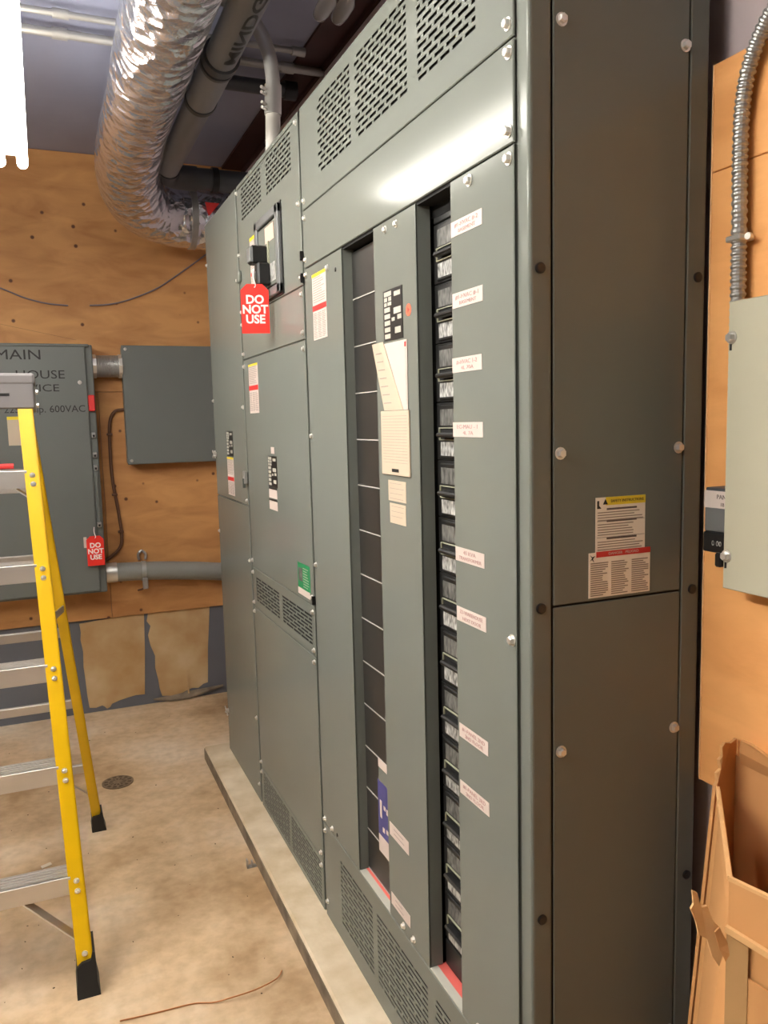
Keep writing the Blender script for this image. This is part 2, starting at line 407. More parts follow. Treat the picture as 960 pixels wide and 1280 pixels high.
# ------------------------------------------------------------------ strip lights
def strip_light(x, y0, y1, z, label, grp='hanging fluorescent strip lights', tm='tube'):
    t = thing('strip_light', label, 'light', (x, (y0+y1)/2, z), grp)
    b = MB().prism([(x-.032, y0, z+.085), (x-.034, y0, z+.035), (x-.025, y0, z+.028), (x+.025, y0, z+.028), (x+.034, y0, z+.035), (x+.032, y0, z+.085)], (0, y1-y0, 0)); b.build('housing', 'white_enamel', t)
    for dx in (-.036, .036):
        MB().tube([(x+dx, y0+.03, z), (x+dx, y1-.008, z)], .018, 16).build('tube', tm, t, smooth=True)
        for yy in (y0+.014, y1-.002):
            bx('lamp_holder', 'white_enamel', t, x+dx-.012, x+dx+.012, yy-.006, yy+.006, z-.012, z+.035, .002)
    for yy in (y0+.35, y1-.35):
        MB().tube([(x, yy, z+.08), (x, yy, CEIL)], .003, 8).build('hanger_rod', 'steel', t)
    return t
strip_light(-.038, 0.80, 3.228, 2.47, 'lit white twin-tube strip light hanging over the ladder', tm='tube_low')
strip_light(-1.25, .08, 2.50, 2.47, 'lit twin-tube strip light over the open floor, nearer the camera')
strip_light(-1.25, 2.8, 4.0, 2.47, 'added unseen strip light that brightens the plywood wall and ladder', tm='tube_fill')  # not a known fixture; added to light the far wall and ladder

# ------------------------------------------------------------------ switchboard
XF = .695
GRP = 'sections of the grey switchboard'
def shell(t, y0, y1, near=False):
    b = MB(); x0, x1, z0, z1 = .701, 1.051, .06, 2.38
    b.box(x1-.006, x1, y0, y1, z0, z1); b.box(x0, x1, y0, y1, z1-.004, z1-.0005); b.box(x0, x1, y0, y1, z0, z0+.004)
    b.box(x0, x1, y1-.004, y1, z0, z1)
    if not near: b.box(x0+.004, x1, y0, y0+.004, z0, z1)
    b.build('shell', 'paint', t)
    f = MB(); f.box(x0, x0+.02, y1-.03, y1, z0, z1); f.box(x0, x0+.02, y0, y0+.03, z0, z1); f.box(x0, x0+.02, y0, y1, z1-.02, z1-.004)
    f.build('front_frame', 'paint', t)
    return b
def rail(t, y0, y1, zc, m='paint_dark'): bx('seam_rail', m, t, .7, .712, y0+.02, y1-.02, zc-.012, zc+.012)
def back_pan(t, y0, y1, z0, z1, x=.76): bx('dark_liner', 'inside_shade', t, x, x+.004, y0, y1, z0, z1)  # black liner put in as shade behind the slots

# --- pull section (far)
s1 = thing('switchboard_section', 'narrow plain-panelled grey switchboard section at the far end, nearest the plywood wall', 'electrical cabinet', (.873, 3.27, .06), GRP)
Y0, Y1 = 2.966, 3.56
shell(s1, Y0, Y1)
panel('upper_panel', s1, 2.976, Y1, 1.2315, 2.38); panel('lower_panel', s1, 2.976, Y1, .06, 1.2285); rail(s1, Y0, Y1, 1.23)
rating_plate(s1, 'F', XF, 3.315, 3.195, 1.41, 1.51)
warning_label(s1, 'F', XF, 3.318, 3.2, 1.25, 1.405, 1.325)
for y, z in ((3.548, 2.214), (3.548, 1.64), (3.548, 1.07), (2.99, 2.06), (2.99, 1.25), (2.99, 1.02), (2.99, .4), (2.99, .13), (2.99, 1.60)): bolt(s1, (XF, y, z))
for z in (1.409, .245):   # wing nuts on the far edge
    wgo = place('wing_nut', BOLT[.0075], s1, (XF, 3.545, z), 'F')
    for sx in (-1, 1): MB().bar((XF-.008, 3.545, z), (XF-.014, 3.545+sx*.022, z+.014), .004, .01).build('wing', 'zinc', wgo) if False else None
    MB().bar((XF-.009, 3.523, z-.014), (XF-.011, 3.567, z+.014), .004, .008).bar((XF-.009, 3.523, z+.014), (XF-.011, 3.567, z-.014), .004, .008).build('wing_nut_ears', 'zinc', s1)
la = bx('hasp', 'steel', s1, XF-.014, XF, 2.966, 2.99, 1.315, 1.362, .002); bx('keeper', 'paint_dark', la, XF-.02, XF-.008, 2.97, 2.982, 1.30, 1.335, .002)

# --- main breaker section
s2 = thing('switchboard_section', 'middle grey switchboard section with the framed main breaker window', 'electrical cabinet', (.873, 2.58, .06), GRP)
Y0, Y1 = 2.192, 2.964
shell(s2, Y0, Y1)
PY0, PY1 = 2.204, 2.956
panel('breaker_door', s2, PY0, PY1, 1.919, 2.38, slots(2.615, 2.885, 2.235, 2.352)+slots(2.277, 2.547, 2.235, 2.352))
panel('blank_panel', s2, PY0, PY1, 1.7715, 1.9165)
panel('large_door', s2, PY0, PY1, 1.0065, 1.769)
panel('louvre_panel', s2, PY0, PY1, .853, 1.004, slots(2.587, 2.907, .868, .972, L=.074, g=.008, h=.0068, pz=.0118)+slots(2.229, 2.549, .868, .972, L=.074, g=.008, h=.0068, pz=.0118))
panel('lower_panel', s2, PY0, PY1, .2215, .8505)
panel('bottom_louvre_panel', s2, PY0, PY1, .06, .219, slots(2.57, 2.925, .072, .205, L=.074, g=.008, h=.0068, pz=.0118)+slots(2.225, 2.545, .072, .205, L=.074, g=.008, h=.0068, pz=.0118))
for z in (1.918, 1.77, 1.005, .852, .22): rail(s2, Y0, Y1, z)
back_pan(s2, Y0+.01, Y1-.01, .07, 2.37)
for z in (2.355, 2.14, 1.94, 1.895, 1.79, 1.745, 1.03, .985, .87, .835, .24, .2): bolt(s2, (XF, 2.944, z)); bolt(s2, (XF, 2.216, z))
bx('stiffener_edge', 'paint', s2, XF-.003, XF, 2.25, 2.93, 2.362, 2.366)
# main breaker window
fr = MB()
a0, a1, z0, z1 = 2.392, 2.672, 1.93, 2.188
for r in ((a0, a1, z0, z0+.028), (a0, a1, z1-.028, z1), (a0, a0+.03, z0, z1), (a1-.03, a1, z0, z1)): fr.box(XF-.014, XF, *r, .003)
win = fr.build('breaker_bezel', 'bezel', s2)
MB().box(XF-.003, XF, a0-.006, a1+.006, z0-.006, z1+.006).build('gasket', 'black', win)
fc = bx('breaker_face', 'paint', s2, XF-.009, XF-.0015, a0+.036, a1-.036, z0+.034, z1-.034, .002)
plate('pink_label', 'pink', fc, 'F', XF-.009, 2.45, 2.55, 2.098, 2.146); plate('grey_label', 'label_light', fc, 'F', XF-.009, 2.445, 2.52, 1.975, 2.03)
plate('yellow_strip', 'window_frame', fc, 'F', XF-.009, 2.505, 2.52, 2.02, 2.10, .004)
hd = bx('breaker_handle', 'black', s2, XF-.062, XF-.009, 2.525, 2.575, 2.035, 2.09, .005); bx('grip', 'bezel', hd, XF-.066, XF-.06, 2.53, 2.57, 2.04, 2.085, .002)
lk = bx('lockout_clamp', 'black', s2, XF-.05, XF-.009, 2.50, 2.545, 1.965, 2.035, .006); bx('clamp_screw', 'steel', lk, XF-.058, XF-.046, 2.525, 2.545, 1.985, 2.01, .002)
warning_label(s2, 'F', XF, 2.785, 2.69, 1.96, 2.165, 2.05)
warning_label(s2, 'F', XF, 2.88, 2.75, 1.575, 1.747, 1.672)
plate('small_label', 'white', s2, 'F', XF, 2.615, 2.575, 1.438, 1.46); rating_plate(s2, 'F', XF, 2.662, 2.55, 1.327, 1.43)
for zz in (1.289, 1.25):
    q = plate('small_label', 'white', s2, 'F', XF, 2.66, 2.56, zz, zz+.03); plate('black_band', 'black', q, 'F', XF-.001, 2.66, 2.56, zz+.03, zz+.036, .0004)
g = plate('green_label', 'green', s2, 'F', XF, 2.354, 2.232, 1.018, 1.116); plate('white_strip', 'white', g, 'F', XF-.001, 2.354, 2.232, 1.018, 1.038, .0004)
plate('pale_panel', 'label_grey', g, 'F', XF-.001, 2.345, 2.305, 1.06, 1.1, .0004); print_lines('printed_text', 'ledge', g, 'F', XF-.0014, 2.298, 2.24, 1.045, 1.104, .008, .002)
plate('faded_label', 'pink', s2, 'F', XF, 2.46, 2.33, 1.80, 1.87, .0004) if False else None
hs = bx('hinge', 'black', s2, XF-.006, XF+.004, 2.2, 2.207, 1.925, 1.95); bx('hinge', 'black', s2, XF-.006, XF+.004, 2.2, 2.207, 1.985, 2.01); bx('hinge', 'black', s2, XF-.006, XF+.004, 2.2, 2.207, 1.01, 1.035)
bx('latch', 'paint', s2, XF-.012, XF, 2.925, 2.965, 2.045, 2.085, .003)

# --- distribution section (near)
s3 = thing('switchboard_section', 'wide grey switchboard section with two columns of breakers, nearest the cardboard carton', 'electrical cabinet', (.873, 1.63, .06), GRP)
Y0, Y1 = 1.085, 2.19
b = MB(); b.box(1.045, 1.051, 1.08, Y1, .06, 2.38); b.box(.701, 1.051, 1.08, Y1, 2.376, 2.3795); b.box(.701, 1.051, 1.08, Y1, .06, .064); b.box(.701, 1.051, Y1-.004, Y1, .06, 2.38); b.build('shell', 'paint', s3)
bx('front_frame', 'paint', s3, .702, .722, 2.155, 2.19, .06, 2.38)
bx('corner_post', 'paint', s3, .702, .7435, 1.076, 1.118, .06, 2.38, .006, 3)
bx('rear_post', 'paint', s3, 1.0115, 1.051, 1.076, 1.118, .06, 2.38, .003, 2)
for z0_, z1_ in ((1.2325, 2.38), (.06, 1.2295)):
    bx('side_panel', 'paint', s3, .7455, 1.0095, 1.0765, 1.0805, z0_, z1_, .0018)
bx('side_backing', 'inside_shade', s3, .742, 1.014, 1.083, 1.09, .07, 2.37)
for x, z in ((.7605, 2.132), (1.0005, 2.13), (.7585, 1.48), (1.0, 1.481), (.76, .984), (1.0, .984), (.76, .4), (1.0, .4)): bolt(s3, (x, 1.0765, z), 'S', .0075)
for x, z in ((.7205, 1.766), (1.0345, 1.766), (.7205, 1.232), (1.035, 1.231), (.7215, .696), (1.035, .697)): place('plug', PLUG, s3, (x, 1.076, z), 'S')
# the two stickers on the side panel
SY = 1.0765
q = plate('caution_sticker', 'sticker', s3, 'S', SY, .8275, .930, 1.306, 1.4045, .0006, .0002)
plate('yellow_band', 'yellow_print', q, 'S', SY-.0006, .848, .930, 1.391, 1.4045, .0003); text('lettering', 'SAFETY INSTRUCTIONS', 'ink_black', q, 'S', SY-.001, .892, 1.3975, .0065, .068)
MB().prism([(.842, SY-.0011, 1.3925), (.852, SY-.0011, 1.3925), (.847, SY-.0011, 1.4015)], (0, .0003, 0)).build('triangle_mark', 'ink_black', q)
MB().prism([(.8305, SY-.0009, 1.386), (.839, SY-.0009, 1.386), (.8345, SY-.0009, 1.391), (.8345, SY-.0009, 1.399), (.8305, SY-.0009, 1.399)], (0, .0003, 0)).build('figure_mark', 'ink_black', q)
for z1_, n_ in ((1.382, 4), (1.362, 5), (1.333, 5)):
    plate('heading', 'ink', q, 'S', SY-.0006, .85, .912, z1_+.001, z1_+.0042, .0002)
    print_lines('printed_text', 'ink_grey', q, 'S', SY-.0009, .8315, .927, z1_-.0045*n_, z1_-.002, .0043, .0016)
for zz in (1.3645, 1.3375): plate('rule', 'ink', q, 'S', SY-.0006, .8305, .9285, zz, zz+.0006, .0002)
q = plate('danger_sticker', 'sticker', s3, 'S', SY-.0002, .814, .9415, 1.2375, 1.3135, .0007, .0002)
plate('red_band', 'red_print', q, 'S', SY-.0009, .829, .9415, 1.305, 1.3145, .0003); text('lettering', 'DANGER   PELIGRO', 'white', q, 'S', SY-.0013, .885, 1.3098, .006, .062)
MB().prism([(.8165, SY-.0011, 1.3), (.8205, SY-.0011, 1.3045), (.816, SY-.0011, 1.311), (.821, SY-.0011, 1.3065), (.827, SY-.0011, 1.308), (.8225, SY-.0011, 1.3035), (.825, SY-.0011, 1.297), (.8205, SY-.0011, 1.302)], (0, .0003, 0)).build('spark_mark', 'ink_black', q)
print_lines('printed_text', 'ink_grey', q, 'S', SY-.0012, .8175, .938, 1.2405, 1.2965, .0036, .0019, 3, .006)
PY0, PY1 = 1.108, 2.183
VZ = (2.155, 2.345)
panel('vent_panel', s3, PY0, PY1, 2.1135, 2.38, slots(1.80, 2.035, *VZ)+slots(1.49, 1.768, *VZ)+slots(1.222, 1.444, *VZ))
panel('blank_panel', s3, PY0, PY1, 1.9595, 2.1105)
RX = .7275
CZ0, CZ1 = .3575, 1.9565
panel('cover_strip', s3, 1.888, PY1, CZ0, CZ1, ret=((1.888,), RX))
panel('cover_strip', s3, 1.466, 1.682, CZ0, CZ1, ret=((1.466, 1.6795), RX))
panel('cover_strip', s3, PY0, 1.319, CZ0, CZ1, ret=((1.3165, PY0), RX))
BV = (.098, .305)
panel('bottom_vent_panel', s3, PY0, PY1, .06, .3545, slots(1.80, 2.04, *BV, L=.066, g=.009)+slots(1.478, 1.77, *BV, L=.066, g=.009)+slots(1.22, 1.44, *BV, L=.066, g=.009))
rail(s3, 1.13, Y1, 2.112); rail(s3, 1.13, Y1, 1.968, 'inside_shade')  # lower rail blackened to read as shade above the openings
bx('dark_liner', 'inside_shade', s3, .79, .80, 1.12, 2.17, .07, 2.37)  # black liner paints the unlit depth behind the openings
for a, e in ((1.682, 1.888), (1.319, 1.466)):
    bx('opening_head', 'inside_shade', s3, .70, .735, a, e, 1.953, 1.957)  # head coloured black for the shade at the top of the opening
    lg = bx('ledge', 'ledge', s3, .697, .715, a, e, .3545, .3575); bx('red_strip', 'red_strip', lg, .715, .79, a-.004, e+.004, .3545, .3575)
bx('opening_head', 'inside_shade', s3, .735, .79, 1.12, 2.17, 1.93, 1.953)
for y, z in ((1.122, 2.135), (1.12, 2.093), (1.122, 1.979), (1.122, 1.938), (1.248, 1.94), (1.613, 1.939), (1.556, 1.938), (1.99, 1.928), (2.169, 1.94), (2.167, 1.98), (2.166, 2.09), (2.166, 2.135),
             (1.12, 1.172), (2.168, 1.134), (2.166, .372), (2.166, .335), (2.1, .372), (1.6, .375), (1.545, .375), (1.25, .375), (2.168, .11), (2.168, 1.50)): bolt(s3, (XF, y, z), 'F', .0075 if y < 1.3 else .006)
for y, z in ((1.93, 1.913), (2.06, .372)): place('plug', PLUG, s3, (XF, y, z), 'F').scale = (.6, .6, .6)
# blank filler plates in the far opening
for k in range(14):
    z1 = 1.945-.1135*k
    f = bx('filler_plate', 'filler', s3, .722, .74, 1.704, 1.8875, max(z1-.1125, .361), z1, .0015); bx('edge_highlight', 'filler_highlight', f, .7212, .7225, 1.71, 1.886, max(z1-.1126, .36), max(z1-.110, .3626))  # pale strip paints a highlight along each lower edge
# labels and plates on the covers
warning_label(s3, 'F', XF, 2.118, 2.006, 1.758, 1.93, 1.848)
rating_plate(s3, 'F', XF, 1.632, 1.532, 1.707, 1.813)
st = MB().tube([(XF-.0008, 1.504, 1.759), (XF, 1.504, 1.759)], .0125, 20).build('round_sticker', 'orange', s3); MB().tube([(XF-.0012, 1.504, 1.759), (XF-.0006, 1.504, 1.759)], .0055, 3).build('red_mark', 'red_print', st)
pk = plate('card_pocket', 'paper', s3, 'F', XF, 1.654, 1.507, 1.421, 1.559, .004, .001); print_lines('printed_text', 'ink_grey', pk, 'F', XF-.0042, 1.645, 1.515, 1.445, 1.548, .0062, .0008, 2, .001, 0)
plate('logo_bar', 'ink_black', pk, 'F', XF-.004, 1.598, 1.562, 1.428, 1.435, .0004)
for (a, e, z0_, z1_) in ((1.628, 1.535, 1.364, 1.409), (1.622, 1.538, 1.315, 1.359)):
    q = plate('paper_card', 'paper', s3, 'F', XF, a, e, z0_, z1_); print_lines('printed_text', 'ink_grey', q, 'F', XF-.001, a-.008, e+.008, z0_+.005, z1_-.006, .011, .0009)
NOTES = [(1.316, 1.206, 1.859, 1.885, '#1-HVAC #-2', 'BASEMENT'), (1.314, 1.206, 1.735, 1.761, '#1-HVAC #-1', 'BASEMENT'), (1.318, 1.211, 1.6215, 1.6475, '#-HVAC 1-2', '4L 70A'), (1.319, 1.21, 1.506, 1.5325, 'EC-MAU - 1', '4L 7A'),
         (1.316, 1.21, 1.2775, 1.3035, '45 KVA', 'TRANSFORMER'), (1.314, 1.206, 1.164, 1.191, '2D-WAREHOUSE', 'NEXT DOOR'), (1.311, 1.203, .938, .9645, '#1-PANEL 2ND', '2ND FLOOR'), (1.311, 1.202, .825, .851, '#1-PANEL 3RD', '2ND FLOOR')]
for (a, e, z0_, z1_, t1, t2) in NOTES:
    q = plate('name_label', 'white', s3, 'F', XF, a, e, z0_, z1_, .0008); m_ = (a+e)/2
    text('handwriting', t1, 'ink_red', q, 'F', XF-.0011, m_, z1_-.0085, .0105, min(.085, .0075*len(t1))); text('handwriting', t2, 'ink_red', q, 'F', XF-.0011, m_-.002, z0_+.007, .009, min(.085, .0075*len(t2)))
for (z0_, z1_) in ((.566, .598), (.391, .421)):
    q = plate('name_label', 'white', s3, 'F', XF, 1.669, 1.562, z0_, z1_); print_lines('handwriting', 'ink_grey', q, 'F', XF-.0011, 1.645, 1.585, z0_+.006, z1_-.008, .011, .002)
bt = plate('blue_label', 'blue', s3, 'F', .7025, 1.757, 1.68, .525, .665, .001); plate('white_foot', 'white', bt, 'F', .7025, 1.757, 1.68, .48, .525, .001)
plate('white_head', 'white', s3, 'F', .7025, 1.75, 1.684, .70, .722, .001); [plate('white_mark', 'white', bt, 'F', .7015, u_, u_-.012, zz_, zz_+h_, .0003) for u_, zz_, h_ in ((1.745, .572, .045), (1.722, .60, .01), (1.705, .595, .014), (1.73, .54, .012), (1.708, .545, .01))]
plate('grey_strip', 'paint', bt, 'F', .7025, 1.75, 1.684, .665, .70, .0006)

# ------------------------------------------------------------------ circuit breakers in the near opening
BX = .7285
def make_breaker(z1, label):
    t = thing('circuit_breaker', label, 'circuit breaker', (BX+.03, 1.355, z1-.1133), 'breakers in the near column')
    z0 = z1-.1133; a, e = 1.258, 1.4615
    b = MB(); b.box(BX+.004, BX+.058, a, e, z0, z1, .0015); b.box(BX, BX+.01, a, 1.4435, z0+.004, z1-.004, .002); b.build('body', 'breaker', t)
    plate('rating_label', 'label_grey', t, 'F', BX, 1.4365, 1.27, z1-.045, z1-.013, .0006)
    plate('lower_label', 'label_light', t, 'F', BX, 1.4365, 1.27, z1-.104, z1-.077, .0006)
    f = MB(); w0, w1, h0, h1 = 1.30, 1.4385, z1-.0735, z1-.0485
    for r in ((w0, w1, h0, h0+.0018), (w0, w1, h1-.0018, h1), (w0, w0+.0025, h0, h1), (w1-.0025, w1, h0, h1)): f.box(BX-.0035, BX, *r)
    f.build('handle_frame', 'window_frame', t)
    plate('handle_slot', 'inside_shade', t, 'F', BX, w0+.002, w1-.002, h0+.001, h1-.001, .0005)
    bx('toggle', 'black', t, BX-.018, BX, 1.345, 1.425, h0+.006, h0+.015, .003)
    return t
BL = ['topmost circuit breaker in the near column beside the upper HVAC basement label', 'circuit breaker beside the second HVAC basement label', 'circuit breaker beside the third white label down', 'circuit breaker beside the fourth white label down',
      'circuit breaker midway between the fourth white label and the transformer label', 'circuit breaker beside the transformer label', 'circuit breaker beside the next door label', 'circuit breaker just below the next door label', 'circuit breaker just above the seventh white label', 'circuit breaker beside the seventh white label',
      'circuit breaker just below the lowest white label of the column', 'second circuit breaker up from the bottom of the column', 'bottom circuit breaker of the column, above the red strip']
make_breaker.proto = make_breaker(1.915, BL[0])
kids = list(make_breaker.proto.children)
for k in range(1, 13):
    r = make_breaker.proto.copy(); COL.objects.link(r); r.location.z -= .1147*k; r['label'] = BL[k]
    for c in kids:
        d = c.copy(); COL.objects.link(d); d.parent = r
bx('filler_plate', 'breaker', s3, BX+.004, BX+.05, 1.258, 1.4615, .361, .42, .0015)
bx('filler_plate', 'breaker', s3, BX+.004, BX+.05, 1.258, 1.4615, 1.917, 1.929, .0015)
# papers tucked into the card pocket
pa = MB().prism([(XF-.002, 1.628, 1.56), (XF-.002, 1.63, 1.703), (XF-.002, 1.512, 1.702), (XF-.002, 1.514, 1.56)], (.0012, 0, 0)).build('paper_sheet', 'white'); tag(pa, 'upright white sheet with a red corner tucked behind the card pocket', 'paper')
plate('red_corner', 'red_print', pa, 'F', XF-.0022, 1.524, 1.516, 1.688, 1.698, .0003); plate('margin_line', 'ink_grey', pa, 'F', XF-.0022, 1.5195, 1.5185, 1.57, 1.685, .0002)
pa = MB().prism([(XF-.0045, 1.632, 1.56), (XF-.006, 1.69, 1.707), (XF-.0045, 1.632, 1.7075), (XF-.003, 1.535, 1.56)], (.0012, 0, 0)).build('paper_sheet', 'paper'); tag(pa, 'folded cream sheet leaning out of the card pocket towards the filler plates', 'paper')
b = MB()
for k in range(7):
    z = 1.575+k*.018; s = (z-1.56)/.147; b.poly([(XF-.0047-.0015*s, 1.628+.05*s, z), (XF-.0047-.0015*s, 1.585+.06*s, z), (XF-.0047-.0015*s, 1.585+.06*s, z+.002), (XF-.0047-.0015*s, 1.628+.05*s, z+.002)])
b.build('handwriting', 'ink_grey', pa)

# ------------------------------------------------------------------ lockout tags
def lock_tag(c, wd, ht, yaw, label, sz):
    t = thing('lockout_tag', label, 'tag', c, 'red lockout tags'); ca, sa = math.cos(yaw), math.sin(yaw)
    def W(u, v, d=0): return Vector((c[0]+ca*u+sa*d, c[1]+sa*u-ca*d, c[2]+v))
    ch = wd*.22; h = ht/2; q = wd/2
    MB().prism([W(-q, -h), W(q, -h), W(q, h-ch), W(q-ch, h), W(-q+ch, h), W(-q, h-ch)], W(0, 0, -.0015)-W(0, 0, 0)).build('card', 'red_tag', t)
    for i, s in enumerate(('DO', 'NOT', 'USE')):
        o = text('lettering', s, 'tag_white', t, 'S', c[1], c[0], c[2]+ht*(.18-.20*i), sz, bold=.0012)
        M = Matrix.Rotation(yaw, 4, 'Z')
        for v in o.data.vertices: v.co = M @ v.co + Vector((sa*.0006, -ca*.0006, 0))
        for v in o.data.vertices: v.co = v.co
    p = [W(0, h*.86, .001), W(.004, h*.95, .004), W(-.002, h+.02, .003), W(0, h+.045, -.004)]
    MB().tube(smooth_path(p, 4), .0016, 6).build('tie', 'tag_white', t)
    return t
lock_tag((.634, 2.508, 1.893), .086, .150, -math.radians(14), 'red DO NOT USE tag hanging from the main breaker handle', .036)
lock_tag((.208, 4.296, .916), .083, .152, 0, 'red DO NOT USE tag hanging on the disconnect enclosure edge', .034)

# ------------------------------------------------------------------ far wall: disconnect enclosure, junction box, conduits
d = thing('disconnect_enclosure', 'large grey disconnect enclosure with handwriting, behind the ladder', 'electrical box', (0, 4.42, .69))
bx('body', 'box_paint', d, -.36, .256, 4.345, 4.504, .69, 1.95, .006, 2); bx('door', 'box_paint', d, -.35, .222, 4.33, 4.345, .70, 1.94, .006, 2)
bx('top_hood', 'box_paint', d, -.36, .24, 4.326, 4.345, 1.938, 1.952, .004)
for s, x, z, w_, h_ in (('MAIN', -.085, 1.895, .20, .068), ('HOUSE', .008, 1.80, .22, .058), ('SERVICE', -.03, 1.735, .24, .05), ('225 Amp. 600VAC', .02, 1.632, .37, .048)):
    text('handwriting', s, 'ink_black', d, 'S', 4.3296, x, z, h_, w_)
bolt(d, (.187, 4.33, 1.763), 'S', .0075)
hb = bx('red_handle', 'red_print', d, .222, .252, 4.318, 4.345, 1.62, 1.70, .004)
for z in (1.50, 1.40, 1.335, 1.045): q = bx('latch', 'steel', d, .226, .246, 4.322, 4.345, z-.014, z+.014, .003); bx('latch_slot', 'black', q, .231, .241, 4.32, 4.323, z-.009, z+.002)
bx('operating_rod', 'box_paint', d, .228, .244, 4.332, 4.346, 1.06, 1.33, .003)
q = plate('instruction_label', 'paper', d, 'S', 4.33, -.155, -.095, 1.46, 1.60); plate('yellow_band', 'yellow_print', q, 'S', 4.329, -.155, -.095, 1.585, 1.60, .0004)
plate('white_sticker', 'white', d, 'S', 4.3299, .155, .17, .93, .985)
j = thing('junction_box', 'plain grey square junction box between the disconnect and the switchboard', 'electrical box', (.66, 4.45, 1.34))
bx('body', 'box_paint', j, .404, .93, 4.41, 4.504, 1.345, 1.95, .003); bx('cover', 'box_paint', j, .400, .934, 4.40, 4.41, 1.34, 1.955, .003)
for x, z in ((.42, 1.36), (.91, 1.36), (.42, 1.935), (.91, 1.935)): bolt(j, (x, 4.40, z), 'S')
n = thing('conduit_nipple', 'short shiny threaded nipple joining the two grey boxes', 'pipe', (.33, 4.45, 1.79))
pr = []; rr = []
for k in range(41): pr.append((.256+.148*k/40, 4.445, 1.85)); rr.append(.055+(.0025 if k % 2 else 0))
MB().tube(pr, rr, 24).build('threaded_pipe', 'steel', n, smooth=True)
for x in (.258, .385): MB().tube([(x, 4.445, 1.85), (x+.017, 4.445, 1.85)], .0625, 10).build('lock_nut', 'zinc', n)
c = thing('conduit', 'thick grey plastic conduit running low along the plywood to behind the switchboard', 'pipe', (.6, 4.45, .72))
MB().tube(smooth_path([(.29, 4.45, .77), (.45, 4.45, .764), (.6, 4.45, .752), (.78, 4.45, .732), (1.08, 4.45, .69)]), .050, 24).build('pipe', 'pvc', c, smooth=True)
MB().tube([(.256, 4.45, .77), (.315, 4.45, .77)], .0535, 24).build('metal_collar', 'zinc', c, smooth=True)
MB().tube([(.44, 4.45, .765), (.462, 4.45, .764)], .0535, 20).build('strap', 'steel', c, smooth=True)
MB().tube(smooth_path([(.435, 4.49, .82), (.432, 4.49, .85), (.45, 4.49, .868), (.47, 4.49, .85), (.468, 4.49, .82)], 5), .007, 8).build('strap_hook', 'steel', c, smooth=True)
bx('strap_clamp', 'steel', c, .438, .466, 4.385, 4.402, .675, .735, .004)
MB().tube(smooth_path([(.45, 4.49, .715), (.45, 4.46, .67), (.42, 4.48, .655)], 5), .005, 8).build('strap_tail', 'cable_brown', c)
cb = thing('armoured_cable', 'thin brown cable looping down the plywood beside the junction box', 'cable', (.35, 4.5, .83))
MB().tube(smooth_path([(.404, 4.494, 1.628), (.356, 4.494, 1.617), (.328, 4.494, 1.554), (.322, 4.494, 1.4), (.325, 4.494, 1.258), (.345, 4.494, 1.085), (.354, 4.494, .955), (.335, 4.494, .885), (.256, 4.494, .823)]), .0085, 10).build('sheath', 'cable_brown', cb, smooth=True)
for x, z in ((.326, 1.5), (.333, 1.18), (.353, .98)): bx('clip', 'cable_brown', cb, x-.016, x+.012, 4.48, 4.503, z-.006, z+.006, .002)
for pts, lab in ((((-.4, 4.497, 2.33), (-.147, 4.497, 2.236), (-.041, 4.497, 2.193), (.06, 4.497, 2.168), (.163, 4.497, 2.16)), 'slack blue-grey wire on the plywood above the disconnect enclosure'),
                 (((.267, 4.497, 2.164), (.36, 4.497, 2.172), (.459, 4.497, 2.198), (.6, 4.497, 2.258), (.713, 4.497, 2.332), (.868, 4.497, 2.445), (.95, 4.495, 2.51)), 'slack blue-grey wire on the plywood rising to the foil duct')):
    tag(MB().tube(smooth_path(pts), .0036, 8).build('hanging_wire', 'wire_blue', smooth=True), lab, 'wire', 'slack wires on the plywood')

# ------------------------------------------------------------------ overhead: foil duct, drain pipe, conduits, lamp
du = thing('foil_duct', 'silver foil-wrapped duct bending along the ceiling to the far wall', 'duct', (.41, 3, 2.7))
path = smooth_path([(.408, -.2, 2.715), (.408, 1.0, 2.715), (.408, 2.0, 2.715), (.408, 2.8, 2.715), (.408, 3.45, 2.70), (.425, 3.85, 2.655), (.50, 4.10, 2.60), (.64, 4.20, 2.57), (.80, 4.215, 2.565), (1.08, 4.215, 2.565)], 16)
rad = []
for i in range(len(path)): rad.append(.125+.017*max(0, min(1, (path[i].y-3.2)/.8)))
ph = [random.uniform(0, 6.28) for _ in range(400)]
def crumple(i, a):
    return 1+.016*math.sin(3*a+i*.11)+.010*math.sin(7*a+i*.23)+.006*math.sin(i*.9+2*a)+.005*random.uniform(-1, 1)
MB().tube(path, rad, 40, rf=crumple).build('foil_wrap', 'foil', du, smooth=True)
k = [i for i, p in enumerate(path) if p.x > .74][0]
MB().tube([path[k], path[k]+Vector((.03, 0, 0))], .149, 30).build('collar_band', 'steel', du, smooth=True)
rt = MB().prism([(.80, 4.055, 2.61), (.87, 4.055, 2.61), (.82, 4.055, 2.55), (.812, 4.055, 2.55)], (0, .002, 0)).build('red_tag', 'red_print'); tag(rt, 'small red tag hanging on the foil duct beside the switchboard top', 'tag')
pp = thing('drain_pipe', 'grey drain pipe with stamped letters running beside the foil duct', 'pipe', (.6, 3, 2.64))
PX, PZ, PR = .60, 2.695, .050
MB().tube(smooth_path([(PX, -.2, PZ), (PX, 2, PZ), (PX, 3.86, PZ)], 4), PR, 28).build('pipe', 'pipe_grey', pp, smooth=True)
MB().tube(smooth_path([(PX, 3.84, PZ), (PX, 3.90, PZ), (PX+.025, 3.96, PZ), (PX+.085, 3.985, PZ), (PX+.15, 3.985, PZ)], 6), PR+.006, 28).build('elbow', 'coupling', pp, smooth=True)
MB().tube([(PX+.14, 3.985, PZ), (1.10, 3.985, PZ)], PR, 28).build('pipe', 'coupling', pp, smooth=True)
